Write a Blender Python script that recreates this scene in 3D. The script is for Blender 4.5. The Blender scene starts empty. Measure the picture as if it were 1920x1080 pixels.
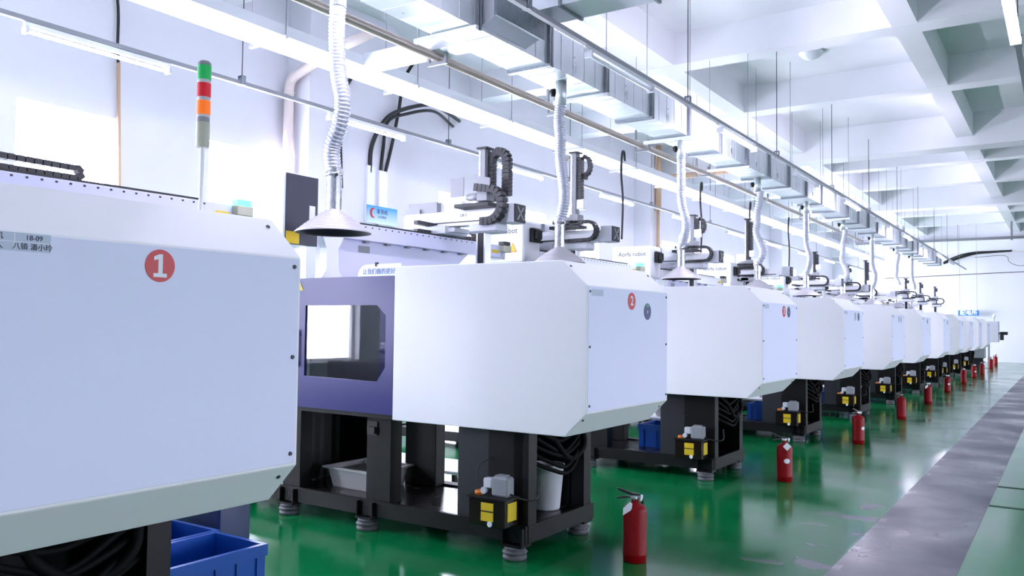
import bpy, bmesh, math, random
from mathutils import Vector, Matrix
random.seed(7)
SC = bpy.context.scene
COL = SC.collection
PI = math.pi

# ------------------------------------------------------------------ camera
YAW, PITCH, ROLL, FPX, CAM_Z = .5907, .0434, -.0117, 1556.0, 1.5
def make_camera():
    cy, sy = math.cos(YAW), math.sin(YAW)
    f = Vector((-sy, cy, 0)); r = Vector((cy, sy, 0)); u = Vector((0, 0, 1))
    f2 = f*math.cos(PITCH) + u*math.sin(PITCH); u2 = u*math.cos(PITCH) - f*math.sin(PITCH)
    c, s = math.cos(ROLL), math.sin(ROLL)
    r3, u3 = r*c - u2*s, u2*c + r*s
    cam = bpy.data.cameras.new('camera'); o = bpy.data.objects.new('camera', cam); COL.objects.link(o)
    cam.sensor_width = 36; cam.lens = FPX/1920*36; cam.clip_end = 200; cam.clip_start = .05
    o.matrix_world = Matrix(((r3.x, u3.x, -f2.x, 0), (r3.y, u3.y, -f2.y, 0), (r3.z, u3.z, -f2.z, CAM_Z), (0, 0, 0, 1)))
    SC.camera = o
make_camera()

# ------------------------------------------------------------------ world, exposure
W = bpy.data.worlds.new('overcast_sky'); SC.world = W; W.use_nodes = True
bg = W.node_tree.nodes['Background']; bg.inputs[0].default_value = (.90, .82, 1, 1); bg.inputs[1].default_value = 32.0
SC.view_settings.view_transform = 'Standard'; SC.view_settings.look = 'None'
SC.view_settings.exposure = 0.52; SC.view_settings.gamma = 1.0; SC.view_settings.use_curve_mapping = False
LAMP = 300.0           # radiance of the fluorescent tubes
try:
    SC.cycles.use_denoising = True; SC.cycles.max_bounces = 10; SC.cycles.diffuse_bounces = 6
    SC.cycles.transparent_max_bounces = 12; SC.cycles.sample_clamp_indirect = 25; SC.cycles.caustics_reflective = False
except Exception: pass

def portal(name, loc, rot, sx, sy):          # light portals: only guide the sampling of the sky through the window openings
    l = bpy.data.lights.new(name, 'AREA'); l.shape = 'RECTANGLE'; l.size = sx; l.size_y = sy; l.cycles.is_portal = True
    o = bpy.data.objects.new(name, l); COL.objects.link(o); o.location = loc; o.rotation_euler = rot

# ------------------------------------------------------------------ materials
def lin(c): return tuple((x/12.92 if x <= .04045 else ((x+.055)/1.055)**2.4) for x in c)
def hexc(h): return lin(tuple(int(h[i:i+2], 16)/255 for i in (0, 2, 4)))
MATS = {}
def mat(name, hx, rough=.5, metal=0., coat=0., noise=0., nscale=8., bump=0., bscale=60., spec=.5, rvar=0., stretch=None):
    if name in MATS: return MATS[name]
    m = bpy.data.materials.new(name); m.use_nodes = True; N = m.node_tree.nodes; L = m.node_tree.links
    b = N['Principled BSDF']; c = hexc(hx)
    b.inputs['Base Color'].default_value = (*c, 1); b.inputs['Roughness'].default_value = rough
    b.inputs['Metallic'].default_value = metal; b.inputs['Coat Weight'].default_value = coat
    b.inputs['Coat Roughness'].default_value = .08; b.inputs['Specular IOR Level'].default_value = spec
    if noise or bump or rvar:
        tc = N.new('ShaderNodeTexCoord'); src = tc.outputs['Object']
        if stretch:
            mp = N.new('ShaderNodeMapping'); mp.inputs['Scale'].default_value = stretch
            L.new(src, mp.inputs[0]); src = mp.outputs[0]
    if noise or rvar:
        t = N.new('ShaderNodeTexNoise'); t.inputs['Scale'].default_value = nscale; t.inputs['Detail'].default_value = 5
        L.new(src, t.inputs['Vector'])
    if noise:
        r = N.new('ShaderNodeMapRange'); r.inputs['From Min'].default_value = .3; r.inputs['From Max'].default_value = .7
        r.inputs['To Min'].default_value = 1-noise; r.inputs['To Max'].default_value = 1+noise*.5
        L.new(t.outputs[0], r.inputs[0])
        v = N.new('ShaderNodeVectorMath'); v.operation = 'SCALE'; v.inputs[0].default_value = c
        L.new(r.outputs[0], v.inputs['Scale']); L.new(v.outputs[0], b.inputs['Base Color'])
    if rvar:
        r = N.new('ShaderNodeMapRange'); r.inputs['From Min'].default_value = .3; r.inputs['From Max'].default_value = .7
        r.inputs['To Min'].default_value = max(.02, rough-rvar); r.inputs['To Max'].default_value = rough+rvar
        L.new(t.outputs[0], r.inputs[0]); L.new(r.outputs[0], b.inputs['Roughness'])
    if bump:
        t2 = N.new('ShaderNodeTexNoise'); t2.inputs['Scale'].default_value = bscale; L.new(src, t2.inputs['Vector'])
        bp = N.new('ShaderNodeBump'); bp.inputs['Strength'].default_value = bump; bp.inputs['Distance'].default_value = .01
        L.new(t2.outputs[0], bp.inputs['Height']); L.new(bp.outputs[0], b.inputs['Normal'])
    MATS[name] = m; return m
def emit(name, hx, strength):
    m = bpy.data.materials.new(name); m.use_nodes = True; b = m.node_tree.nodes['Principled BSDF']
    b.inputs['Base Color'].default_value = (*hexc(hx), 1); b.inputs['Emission Color'].default_value = (*hexc(hx), 1)
    b.inputs['Emission Strength'].default_value = strength; MATS[name] = m; return m
def clear(name, tint='ffffff', rough=.02):
    m = bpy.data.materials.new(name); m.use_nodes = True; N = m.node_tree.nodes; L = m.node_tree.links
    N.remove(N['Principled BSDF']); out = N['Material Output']
    tr = N.new('ShaderNodeBsdfTransparent'); tr.inputs[0].default_value = (*hexc(tint), 1)
    gl = N.new('ShaderNodeBsdfGlossy'); gl.inputs['Roughness'].default_value = rough
    fr = N.new('ShaderNodeFresnel'); ge = N.new('ShaderNodeNewGeometry'); mr = N.new('ShaderNodeMapRange'); mr.inputs['To Min'].default_value = 1.45; mr.inputs['To Max'].default_value = 1/1.45
    L.new(ge.outputs['Backfacing'], mr.inputs[0]); L.new(mr.outputs[0], fr.inputs[0])     # the same sheet seen from either side
    mx = N.new('ShaderNodeMixShader'); L.new(fr.outputs[0], mx.inputs[0]); L.new(tr.outputs[0], mx.inputs[1]); L.new(gl.outputs[0], mx.inputs[2])
    L.new(mx.outputs[0], out.inputs[0]); MATS[name] = m; return m

WALL = mat('white_wall_paint', 'e2e1e8', .75, noise=.03, nscale=1.2)
CEIL = mat('white_ceiling_paint', 'e9eaee', .8, noise=.04, nscale=.8, bump=.1, bscale=9)
COVER = mat('white_cover_paint', 'f1f0f4', .5, spec=.4, bump=.03, bscale=5)
PANEL = mat('white_panel_paint', 'e2e5fb', .6, spec=.3)
BLUE = mat('blue_door_paint', '1f236c', .33, spec=.38)
NAVY = mat('navy_panel_paint', '27335c', .35, coat=.2)
BLACK = mat('black_frame_paint', '090a0c', .45, noise=.2, nscale=6, spec=.28)
DECK = mat('oily_black_deck', '191617', .25, spec=.4, rvar=.1, nscale=4)
HOODM = mat('hood_aluminium', 'c9c4ca', .4, metal=.45, noise=.06, nscale=2)
HOODIN = mat('dark_hood_lining', '3c3a3e', .45, metal=.3)
HOSEB = mat('matt_black_hose', '08080a', .7, spec=.15)
PADM = mat('scuffed_foot_pad', '5c5d63', .6, noise=.45, nscale=30)
RUBBER = mat('black_rubber', '17171a', .5)
DARK = mat('dark_grey_plastic', '1e2026', .45)
CHAIN = mat('dark_grey_chain', '2c2c32', .45)
STEEL = mat('brushed_steel', 'c4c6cc', .28, metal=1, rvar=.08, nscale=20)
GALV = mat('galvanised_sheet', 'd6dbe0', .36, metal=.65, noise=.05, nscale=3, rvar=.1, bump=.012, bscale=2.5)
FLANGE = mat('galvanised_flange', '868c94', .32, metal=.85, noise=.15, nscale=20)
ALU = mat('light_aluminium', 'd4d6da', .35, metal=.7)
GREYP = mat('grey_paint', '8e9096', .45)
LGREY = mat('light_grey_paint', 'c9ccd4', .4)
RWHITE = mat('white_robot_paint', 'eceef3', .35, coat=.2)
LAV = mat('lavender_white_paint', 'd3d4ee', .4)
PIPEM = mat('beige_pipe_metal', 'b4a89e', .35, metal=.35, noise=.1, nscale=3)
PINK = mat('pinkish_wall_pipe', 'e6d6d2', .5)
BEIGE = mat('beige_wall_pipe', 'c9a98a', .5)
RED = mat('extinguisher_red', '86000a', .42, spec=.22)
STRED = mat('sticker_red', 'c41e22', .4)
STBLUE = mat('sticker_blue', '22386e', .4)
STGREEN = mat('sticker_green', '1fa060', .4)
PAPER = mat('white_paper', 'e9ebf2', .6)
PAPER2 = mat('grey_label_paper', 'b7c3d6', .5)
YELLOW = mat('yellow_label', 'd8b818', .5)
ORANGE = mat('orange_plastic', 'd8781f', .4)
AMBER = mat('amber_reservoir', '1a0e0a', .25)
INK = mat('dark_ink', '2c3446', .6)
INKB = mat('blue_ink', '4a78b8', .6)
BLUEC = mat('blue_crate_plastic', '054aa2', .38, noise=.12, nscale=6)
GTOTE = mat('grey_tote_plastic', 'b9b9b8', .45)
TOTEIN = mat('dark_tote_contents', '6e6b68', .7, noise=.2, nscale=40)
HOSE = mat('silver_hose', 'b4b8c4', .35, metal=.5)
GSTK = mat('grey_sticker', 'a9b2c2', .5)
WFRAME = mat('white_window_frame', 'f0f0f2', .4)
SIGNB = mat('sign_blue', '1c78c0', .4)
TLG = emit('tower_green', '10a050', .25); TLR = emit('tower_red', 'c01020', .25); TLO = emit('tower_orange', 'f07010', .35)
TBASE = mat('tower_base_beige', 'b9b9a6', .4)
TUBEW = emit('fluorescent_tube_old', 'ece5ff', LAMP*.12)  # window-side tubes, emission lowered so the wall does not blow out
TUBER = emit('fluorescent_tube_mid', 'ece5ff', LAMP*.12)
TUBE = emit('fluorescent_tube', 'ece5ff', LAMP)
GLOW = emit('green_alarm_glow', '40f0a8', 4.0)
GLASS = clear('window_glass', 'f4fafa')
ACRYL = clear('acrylic_guard', 'c9ccce')

def floor_mat(name, hx, worn, rough):
    m = mat(name, hx, rough, coat=0, spec=.3); N = m.node_tree.nodes; L = m.node_tree.links; b = N['Principled BSDF']
    tc = N.new('ShaderNodeTexCoord'); n1 = N.new('ShaderNodeTexNoise'); n1.inputs['Scale'].default_value = 1.1; n1.inputs['Detail'].default_value = 8
    L.new(tc.outputs['Object'], n1.inputs['Vector'])
    n2 = N.new('ShaderNodeTexNoise'); n2.inputs['Scale'].default_value = 7; n2.inputs['Detail'].default_value = 6; L.new(tc.outputs['Object'], n2.inputs['Vector'])
    cr = N.new('ShaderNodeValToRGB'); cr.color_ramp.elements[0].position = .35; cr.color_ramp.elements[1].position = .7
    c = hexc(hx); cr.color_ramp.elements[0].color = (*[x*.8 for x in c], 1); cr.color_ramp.elements[1].color = (*[x*1.12 for x in c], 1)
    L.new(n1.outputs[0], cr.inputs[0])
    mx = N.new('ShaderNodeMix'); mx.data_type = 'RGBA'; mx.inputs['B'].default_value = (*hexc(worn), 1)
    L.new(cr.outputs[0], mx.inputs['A'])
    r2 = N.new('ShaderNodeMapRange'); r2.inputs['From Min'].default_value = .66; r2.inputs['From Max'].default_value = .74; r2.inputs['To Max'].default_value = .45
    L.new(n2.outputs[0], r2.inputs[0]); L.new(r2.outputs[0], mx.inputs['Factor'])
    sx_ = N.new('ShaderNodeSeparateXYZ'); L.new(tc.outputs['Object'], sx_.inputs[0])
    ex = N.new('ShaderNodeMapRange'); ex.inputs['From Min'].default_value = -2.1; ex.inputs['From Max'].default_value = -1.4; L.new(sx_.outputs['X'], ex.inputs[0])
    n3 = N.new('ShaderNodeTexNoise'); n3.inputs['Scale'].default_value = 3.2; n3.inputs['Detail'].default_value = 7; L.new(tc.outputs['Object'], n3.inputs['Vector'])
    m3 = N.new('ShaderNodeMapRange'); m3.inputs['From Min'].default_value = .56; m3.inputs['From Max'].default_value = .62; L.new(n3.outputs[0], m3.inputs[0])
    e2 = N.new('ShaderNodeMath'); e2.operation = 'LESS_THAN'; e2.inputs[1].default_value = -1.2; L.new(sx_.outputs['X'], e2.inputs[0])
    f1 = N.new('ShaderNodeMath'); f1.operation = 'MULTIPLY'; L.new(ex.outputs[0], f1.inputs[0]); L.new(m3.outputs[0], f1.inputs[1])
    f2 = N.new('ShaderNodeMath'); f2.operation = 'MULTIPLY'; L.new(f1.outputs[0], f2.inputs[0]); L.new(e2.outputs[0], f2.inputs[1])
    m4 = N.new('ShaderNodeMix'); m4.data_type = 'RGBA'; m4.inputs['B'].default_value = (*hexc('6b6672'), 1)
    L.new(mx.outputs['Result'], m4.inputs['A']); L.new(f2.outputs[0], m4.inputs['Factor']); L.new(m4.outputs['Result'], b.inputs['Base Color'])
    rr = N.new('ShaderNodeMapRange'); rr.inputs['From Min'].default_value = .3; rr.inputs['From Max'].default_value = .7
    rr.inputs['To Min'].default_value = rough*.6; rr.inputs['To Max'].default_value = rough*1.6
    L.new(n1.outputs[0], rr.inputs[0]); L.new(rr.outputs[0], b.inputs['Roughness'])
    bp = N.new('ShaderNodeBump'); bp.inputs['Strength'].default_value = .05; bp.inputs['Distance'].default_value = .02
    L.new(n1.outputs[0], bp.inputs['Height']); L.new(bp.outputs[0], b.inputs['Normal'])
    return m
GREEN = floor_mat('green_epoxy_floor', '046a39', '2f7f5a', .13)
GREY = floor_mat('grey_epoxy_walkway', '464453', '565462', .3)

# ------------------------------------------------------------------ mesh builder
class MB:
    def __init__(s): s.bm = bmesh.new()
    def box(s, x0, x1, y0, y1, z0, z1, bev=0, seg=1):
        vs = [s.bm.verts.new((x, y, z)) for x in (x0, x1) for y in (y0, y1) for z in (z0, z1)]
        fs = [s.bm.faces.new([vs[i] for i in q]) for q in ((0,1,3,2),(4,6,7,5),(0,4,5,1),(2,3,7,6),(0,2,6,4),(1,5,7,3))]
        if bev:
            es = list({e for f in fs for e in f.edges})
            bmesh.ops.bevel(s.bm, geom=es, offset=bev, segments=seg, affect='EDGES', profile=.6)
        return s
    def prism(s, pts, axis, a0, a1, bev=0):
        def P(p, a): return (p[0], a, p[1]) if axis == 'y' else ((a, p[0], p[1]) if axis == 'x' else (p[0], p[1], a))
        A = [s.bm.verts.new(P(p, a0)) for p in pts]; B = [s.bm.verts.new(P(p, a1)) for p in pts]; n = len(pts)
        fs = [s.bm.faces.new(A), s.bm.faces.new(B[::-1])]
        for i in range(n): fs.append(s.bm.faces.new((A[i], B[i], B[(i+1) % n], A[(i+1) % n])))
        bmesh.ops.recalc_face_normals(s.bm, faces=fs)
        if bev:
            es = list({e for f in fs for e in f.edges}); bmesh.ops.bevel(s.bm, geom=es, offset=bev, segments=2, affect='EDGES', profile=.6)
        return s
    def tube(s, pts, r, n=10, caps=True):
        pts = [Vector(p) for p in pts]; m = len(pts); rs = r if isinstance(r, (list, tuple)) else [r]*m
        t = (pts[1]-pts[0]).normalized(); up = Vector((0, 0, 1)) if abs(t.z) < .9 else Vector((1, 0, 0))
        u = t.cross(up).normalized(); rings = []
        for i in range(m):
            t = (pts[min(i+1, m-1)]-pts[max(i-1, 0)]).normalized()
            u = (u - t*u.dot(t)).normalized(); v = t.cross(u)
            rings.append([s.bm.verts.new(pts[i] + (u*math.cos(2*PI*k/n) + v*math.sin(2*PI*k/n))*rs[i]) for k in range(n)])
        for i in range(m-1):
            for k in range(n):
                f = s.bm.faces.new((rings[i][k], rings[i][(k+1) % n], rings[i+1][(k+1) % n], rings[i+1][k])); f.smooth = True
        if caps:
            s.bm.faces.new(rings[0][::-1]); s.bm.faces.new(rings[-1])
        return s
    def cyl(s, p0, p1, r, r1=None, n=16): return s.tube([p0, p1], [r, r if r1 is None else r1], n)
    def lathe(s, prof, cx, cy, z0=0, n=24, smooth=True):
        rings = [[s.bm.verts.new((cx+r*math.cos(2*PI*k/n), cy+r*math.sin(2*PI*k/n), z0+z)) for k in range(n)] for r, z in prof]
        for a, b in zip(rings, rings[1:]):
            for k in range(n):
                f = s.bm.faces.new((a[k], a[(k+1) % n], b[(k+1) % n], b[k])); f.smooth = smooth
        return s
    def cap(s, ring): return s
    def plate(s, outer, hole, axis, a0, a1):
        """flat plate with a polygon hole of the same number of corners"""
        def P(p, a): return (p[0], a, p[1]) if axis == 'y' else ((a, p[0], p[1]) if axis == 'x' else (p[0], p[1], a))
        n = len(outer); V = [[s.bm.verts.new(P(p, a)) for p in q] for a in (a0, a1) for q in (outer, hole)]
        for i in range(n):
            j = (i+1) % n
            for q in ((V[0][i], V[0][j], V[1][j], V[1][i]), (V[2][i], V[3][i], V[3][j], V[2][j]), (V[0][i], V[2][i], V[2][j], V[0][j]), (V[1][i], V[1][j], V[3][j], V[3][i])):
                s.bm.faces.new(q)
        bmesh.ops.recalc_face_normals(s.bm, faces=s.bm.faces[:]); return s
    def mesh(s, name, origin=(0, 0, 0), m=None):
        bmesh.ops.translate(s.bm, verts=s.bm.verts[:], vec=-Vector(origin))
        me = bpy.data.meshes.new(name); s.bm.to_mesh(me); s.bm.free()
        if m: me.materials.append(m)
        return me
    def build(s, name, m, parent=None, origin=None, label=None, kind=None):
        if origin is None: origin = wloc(parent) if parent else (0, 0, 0)
        return link(name, s.mesh(name, origin, m), parent, (0, 0, 0) if parent else origin, label, kind)

ROOTLOC = {}
def wloc(o):
    p = Vector((0, 0, 0))
    while o: p += o.location; o = o.parent
    return p
def link(name, me, parent=None, loc=(0, 0, 0), label=None, kind=None, rot=None):
    o = bpy.data.objects.new(name, me); COL.objects.link(o); o.parent = parent; o.location = loc
    if rot: o.rotation_euler = rot
    if label: o['label'] = label
    if kind: o['kind'] = kind
    return o
def thing(name, label, cat, loc, group=None):
    o = bpy.data.objects.new(name, None); COL.objects.link(o); o.location = loc; o.empty_display_size = .1
    o['label'] = label; o['category'] = cat
    if group: o['group'] = group
    return o
def tag(o, label, cat, group=None):
    o['label'] = label; o['category'] = cat
    if group: o['group'] = group
    return o
KIDS = {}
def copy_tree(src, dy, parent=None, loc=None):
    c = src.copy(); COL.objects.link(c)
    if parent: c.parent = parent
    else: c.location = Vector(src.location) + Vector((0, dy, 0))
    for ch in [o for o in KIDS_OF(src)]: copy_tree(ch, 0, c)
    return c
def KIDS_OF(o): return list(o.children)
def text_mesh(s, size, m, extrude=.0008, bold=0.):
    cu = bpy.data.curves.new('text', 'FONT'); cu.body = s; cu.size = size; cu.align_x = 'CENTER'; cu.align_y = 'CENTER'; cu.extrude = extrude; cu.offset = bold
    cu.resolution_u = 3
    o = bpy.data.objects.new('text', cu); COL.objects.link(o)
    dg = bpy.context.evaluated_depsgraph_get(); me = bpy.data.meshes.new_from_object(o.evaluated_get(dg))
    bpy.data.objects.remove(o); bpy.data.curves.remove(cu); me.materials.clear(); me.materials.append(m); return me
def text(name, s, size, m, parent, pos, face, bold=0.):
    """pos in world; face '+x' or '-y'"""
    rot = (PI/2, 0, PI/2) if face == '+x' else (PI/2, 0, 0)
    return link(name, text_mesh(s, size, m, bold=bold), parent, Vector(pos) - wloc(parent), rot=rot)
def arc(cx, cz, r, a0, a1, n): return [(cx+r*math.cos(a0+(a1-a0)*i/n), cz+r*math.sin(a0+(a1-a0)*i/n)) for i in range(n+1)]
def smooth_path(pts, n=8):
    """Catmull-Rom through points"""
    P = [Vector(p) for p in pts]; P = [P[0]*2-P[1]] + P + [P[-1]*2-P[-2]]; out = []
    for i in range(1, len(P)-2):
        for k in range(n):
            t = k/n; a, b, c, d = P[i-1], P[i], P[i+1], P[i+2]
            out.append(.5*((2*b) + (c-a)*t + (2*a-5*b+4*c-d)*t*t + (3*b-a-3*c+d)*t**3))
    out.append(P[-2]); return out

# ------------------------------------------------------------------ room
XL, XR, YB, YF, ZS, ZB = -10.0, 13.0, -5.5, 44.4, 6.55, 6.0
def struct(name, mb, m, parent=None):
    o = mb.build(name, m, parent)
    if not parent: o['kind'] = 'structure'
    return o
struct('floor', MB().box(XL, XR, YB, YF, -.12, 0), GREEN)
struct('floor', MB().box(-1.25, -.59, YB, YF, .0005, .003), GREY)
for i_, y in enumerate((8.2, 9.24)): struct('trim_%d' % (i_+1), MB().box(-.585, 1.2, y, y+.05, .0005, .004), mat('dark_joint', '1d3a30', .5))  # two thin dark green-grey strips right of the walkway
mb = MB().box(XL-.24, XR+.24, YB-.24, YF+.24, ZS, ZS+.2)
ceiling = struct('ceiling', mb, CEIL)
for x in (-5.95, -2.13, 1.69, 5.51, 9.33): MB().box(x, x+.35, YB, YF, ZB, ZS+.01).build('beam', CEIL, ceiling)
cross = [-.5+3.78*k for k in range(-1, 3)] + [13.3, 17.06, 21.85, 24.95, 28.72, 32.5, 36.3, 40.1]
for i, y in enumerate(cross):
    deep = i in (2, 6, 9)
    MB().box(XL, XR, y-.02, y+(.62 if deep else .42), ZB-(.22 if deep else .003), ZS+.01).build('beam', CEIL, ceiling)

# left wall with window openings
WIN_Z0, WIN_Z1 = .85, 4.04
winL = [y for y in (-4.2, -1.62, 2.03, 4.65, 7.23, 12.35, 15.1, 17.7, 22.9, 25.5, 28.1, 30.7, 34.9, 36.3, 39.1, 41.0)]
WW = 1.2
def wall_with_openings(name, x0, x1, ys, w):
    b = MB().box(x0, x1, YB, YF, -.1, WIN_Z0).box(x0, x1, YB, YF, WIN_Z1, ZS); prev = YB
    for y in ys:
        if y > prev+.01: b.box(x0, x1, prev, y, WIN_Z0, WIN_Z1)
        prev = y+w
    b.box(x0, x1, prev, YF, WIN_Z0, WIN_Z1); return struct(name, b, WALL)
wall_left = wall_with_openings('wall_left', XL-.24, XL, winL, WW)
winR_fill = [1.5+4.6*k for k in range(8)]  # unseen windows added on the right as fill for the machine fronts
wall_right = wall_with_openings('wall_right', XR, XR+.24, winR_fill, 1.2)
wall_far = struct('wall_far', MB().box(XL-.24, XR+.24, YF, YF+.24, -.1, ZS), WALL)
struct('wall_back', MB().box(XL-.24, XR+.24, YB-.24, YB, -.1, ZS), WALL)
MB().box(XL, XR, YF-.25, YF-.001, 5.08, 5.75).build('beam', CEIL, wall_far)
for y0, y1 in ((-5.4, -4.9), (8.6, 10.55), (20.95, 21.57), (33.6, 34.3)):
    MB().box(XL-.01, -9.5, y0, y1, 0, ZS).build('pillar', WALL, wall_left)
# window sets
wn = 0
fr_me = None
def window(x, y, w, sx):
    """white two-sash window set into the wall thickness"""
    global wn; wn += 1
    r = bpy.data.objects.new('window_%d' % wn, None); COL.objects.link(r); r['kind'] = 'structure'; xm = x+sx*.17; r.location = (xm, y, WIN_Z0)
    z0, z1 = WIN_Z0, WIN_Z1; t = .05
    b = MB().box(xm-.03, xm+.03, y, y+t, z0, z1).box(xm-.03, xm+.03, y+w-t, y+w, z0, z1).box(xm-.03, xm+.03, y+t, y+w-t, z0, z0+t).box(xm-.03, xm+.03, y+t, y+w-t, z1-t, z1)
    b.box(xm-.02, xm+.02, y+t, y+w-t, 1.9, 1.94)
    b.build('window_frame', WFRAME, r)
    for e, f in ((z0+t, 1.9), (1.94, z1-t)): MB().box(xm-.004, xm+.004, y+t, y+w-t, e, f).build('pane', GLASS, r)
    MB().box(*sorted((x-sx*.03, x+sx*.14)), y-.02, y+w+.02, z0-.03, z0+.002).build('window_sill', WFRAME, r)
    portal('sky_portal', (x+sx*.235, y+w/2, (z0+z1)/2), (0, PI/2*(1 if sx > 0 else -1), 0), z1-z0, w)
for y in winL: window(XL, y, WW, -1)
for y in winR_fill: window(XR, y, WW, 1)

struct('ground', MB().box(XR+.3, 90, -60, 120, -.6, -.5), mat('outside_asphalt', '4a4c4e', .9))  # unseen dark slab, added to cut upward light through the right-hand windows

# ------------------------------------------------------------------ machine prototype
MY = [.93, 4.317, 7.69, 11.07, 14.5, 17.83, 21.15, 24.45, 27.0, 30.0, 33.3]
WID = 1.184
ORD = ['first', 'second', 'third', 'fourth', 'fifth', 'sixth', 'seventh', 'eighth', 'ninth', 'tenth', 'eleventh']
SCREW = None
def screw_mesh(axis):
    b = MB(); d = Vector((1, 0, 0)) if axis == 'x' else Vector((0, -1, 0))
    b.cyl(-d*.002, d*.005, .009, .007, 10); return b.mesh('screw', (0, 0, 0), DARK)
def foot(root, x, y):
    b = MB()
    b.prism([(x-.075, .16), (x+.075, .16), (x+.045, .085), (x-.045, .085)], 'y', y-.012, y+.012)
    b.box(x-.08, x-.07, y-.06, y+.012, .09, .2).box(x+.07, x+.08, y-.06, y+.012, .09, .2).box(x-.08, x+.08, y-.07, y+.05, .078, .092)
    b.cyl((x, y-.02, .06), (x, y-.02, .17), .012)
    f = b.build('levelling_foot', BLACK, root)
    b = MB().lathe([(0, 0), (.075, 0), (.08, .012), (.076, .026), (.062, .03), (.078, .036), (.082, .046), (.076, .056), (.06, .06), (.07, .064), (.068, .078), (0, .079)], x, y-.02, 0, 20)
    b.build('foot_pad', PADM, f)
def make_machine(y0, labelled):
    root = thing('injection_moulding_machine', '', 'machine', (-3.9, y0+WID/2, 0), 'white injection moulding machines in one row')
    a, c = y0, y0+WID
    prof = [(-3.875, .83), (-2.504, .83), (-2.36, .9755), (-2.36, 1.736), (-2.53, 1.889), (-3.875, 1.889)]
    cover = MB().prism(prof, 'y', a, c, .006).build('cover', COVER, root)
    fp = MB().box(-2.361, -2.3565, a+.012, c-.012, .985, 1.73, .001).build('front_panel', PANEL, root)
    sx = screw_mesh('x')
    for y in (a+.03, c-.035):
        for z in (1.70, 1.37, 1.02): link('screw', sx, fp, (-2.357-wloc(fp).x, y-wloc(fp).y, z))
    for y in (a+.03, c-.05):
        o = link('screw', sx, cover, (-2.49-wloc(cover).x, y-wloc(cover).y, 1.853)); o.rotation_euler = (0, -.75, 0)
        o = link('screw', sx, cover, (-2.40-wloc(cover).x, y-wloc(cover).y, .935)); o.rotation_euler = (0, .78, 0)
    MB().box(-2.3567, -2.3555, a+.05, a+.2, 1.675, 1.715).build('paper_label', PAPER2, fp)
    # guard doors with clear panes, both long sides
    for near in (True, False):
        y1, y2 = (a+.004, a+.03) if near else (c-.03, c-.004)
        out = [(-5.12, .862), (-3.88, .862), (-3.88, 1.2), (-3.88, 1.55), (-3.88, 1.827), (-5.12, 1.827)]
        hole = [(-4.765, 1.095), (-4.03, 1.085), (-3.955, 1.185), (-3.955, 1.55), (-4.04, 1.622), (-4.765, 1.622)]
        d = MB().plate(out, hole, 'y', y1, y2).build('guard_door', BLUE, root)
        MB().prism([(x+.0, z) for x, z in hole], 'y', (y1+y2)/2-.003, (y1+y2)/2+.003).build('window_pane', ACRYL, d)
        if near:
            MB().box(-4.855, -4.83, a-.03, a-.012, 1.16, 1.44, .004).box(-4.85, -4.835, a-.015, a+.006, 1.18, 1.20).box(-4.85, -4.835, a-.015, a+.006, 1.40, 1.42).build('door_handle', RUBBER, d)
            MB().prism([(-4.9, 1.735), (-4.79, 1.735), (-4.845, 1.83-.005)], 'y', a+.001, a+.0045).build('warning_label', YELLOW, d)
    MB().box(-5.12, -3.88, a+.03, c-.03, .83, .862).build('guard_floor', BLACK, root)
    for x in (-4.05, -4.98):
        MB().box(x-.07, x+.07, a+.2, c-.2, .863, 1.72, .01).build('platen', GREYP, root)
    # white top guard with blue slogan
    pts = [(-4.30, 1.827)] + [(x, z) for x, z in arc(-4.2, 1.83, .085, PI, PI/2, 6)] + [(-3.88, 1.918), (-3.88, 1.827)]
    tg = MB().prism(pts, 'y', a+.06, a+.075).build('top_guard', RWHITE, root)
    text('slogan', '让我们做的更好', .045, INKB, tg, (-4.08, a+.059, 1.862), '-y')
    MB().box(-4.115, -4.1, a+.055, a+.08, 1.9, 1.93).build('top_guard_catch', RUBBER, tg)
    # injection side
    MB().box(-7.1, -5.3, a+.22, c-.22, .5, 1.06, .02).build('injection_cover', BLACK, root)
    MB().box(-5.9, -4.84, c-.25, c-.235, .2, .832).build('back_sheet', BLACK, root)
    MB().box(-5.22, -5.2, a+.33, c-.25, .2, .832).build('back_sheet', BLACK, root)
    MB().cyl((-6.6, a+WID/2, 1.2), (-5.13, a+WID/2, 1.2), .07, n=16).build('barrel', STEEL, root)
    # bed
    b = MB().box(-7.1, -2.885, a+.17, a+.2, .10, .212).box(-7.1, -2.885, c-.2, c-.17+.07, .10, .212).box(-2.91, -2.88, a+.2, c-.13, .10, .212).box(-7.12, -7.09, a+.2, c-.13, .1, .212)
    b.build('bed_frame', BLACK, root)
    MB().box(-7.09, -2.91, a+.2, c-.2, .12, .196).build('deck_plate', DECK, root)
    for x0, x1, y1, y2 in ((-4.30, -4.06, a+.2, a+.32), (-5.2, -5.0, a+.2, a+.32), (-4.52, -4.2, c-.3, c-.18), (-5.75, -5.45, c-.3, c-.18)):
        MB().box(x0, x1, y1, y2, .196, .832 if x1 > -5.0 else .832, .004).build('upright', BLACK, root)
    MB().box(-4.29, -4.19, a+.19, a+.2, .68, .78).box(-4.26, -4.2, a+.17, a+.19, .69, .74).build('switch_bracket', RUBBER, root)
    # clamp housing: sheet box, open towards the aisle
    b = MB().box(-3.46, -3.20, a+.21, a+.24, .196, .832)
    b.build('housing_side', DARK, root)
    b = MB().box(-3.20, -2.93, a+.2, a+.225, .196, .832).box(-3.46, -3.43, a+.24, c-.22, .196, .832).box(-3.46, -2.99, c-.25, c-.22, .196, .832)
    b.box(-3.0, -2.885, a+.2, a+.3, .196, .832).box(-3.0, -2.885, c-.25, c-.15, .196, .832)
    b.build('clamp_housing', BLACK, root)
    b = MB()
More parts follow.
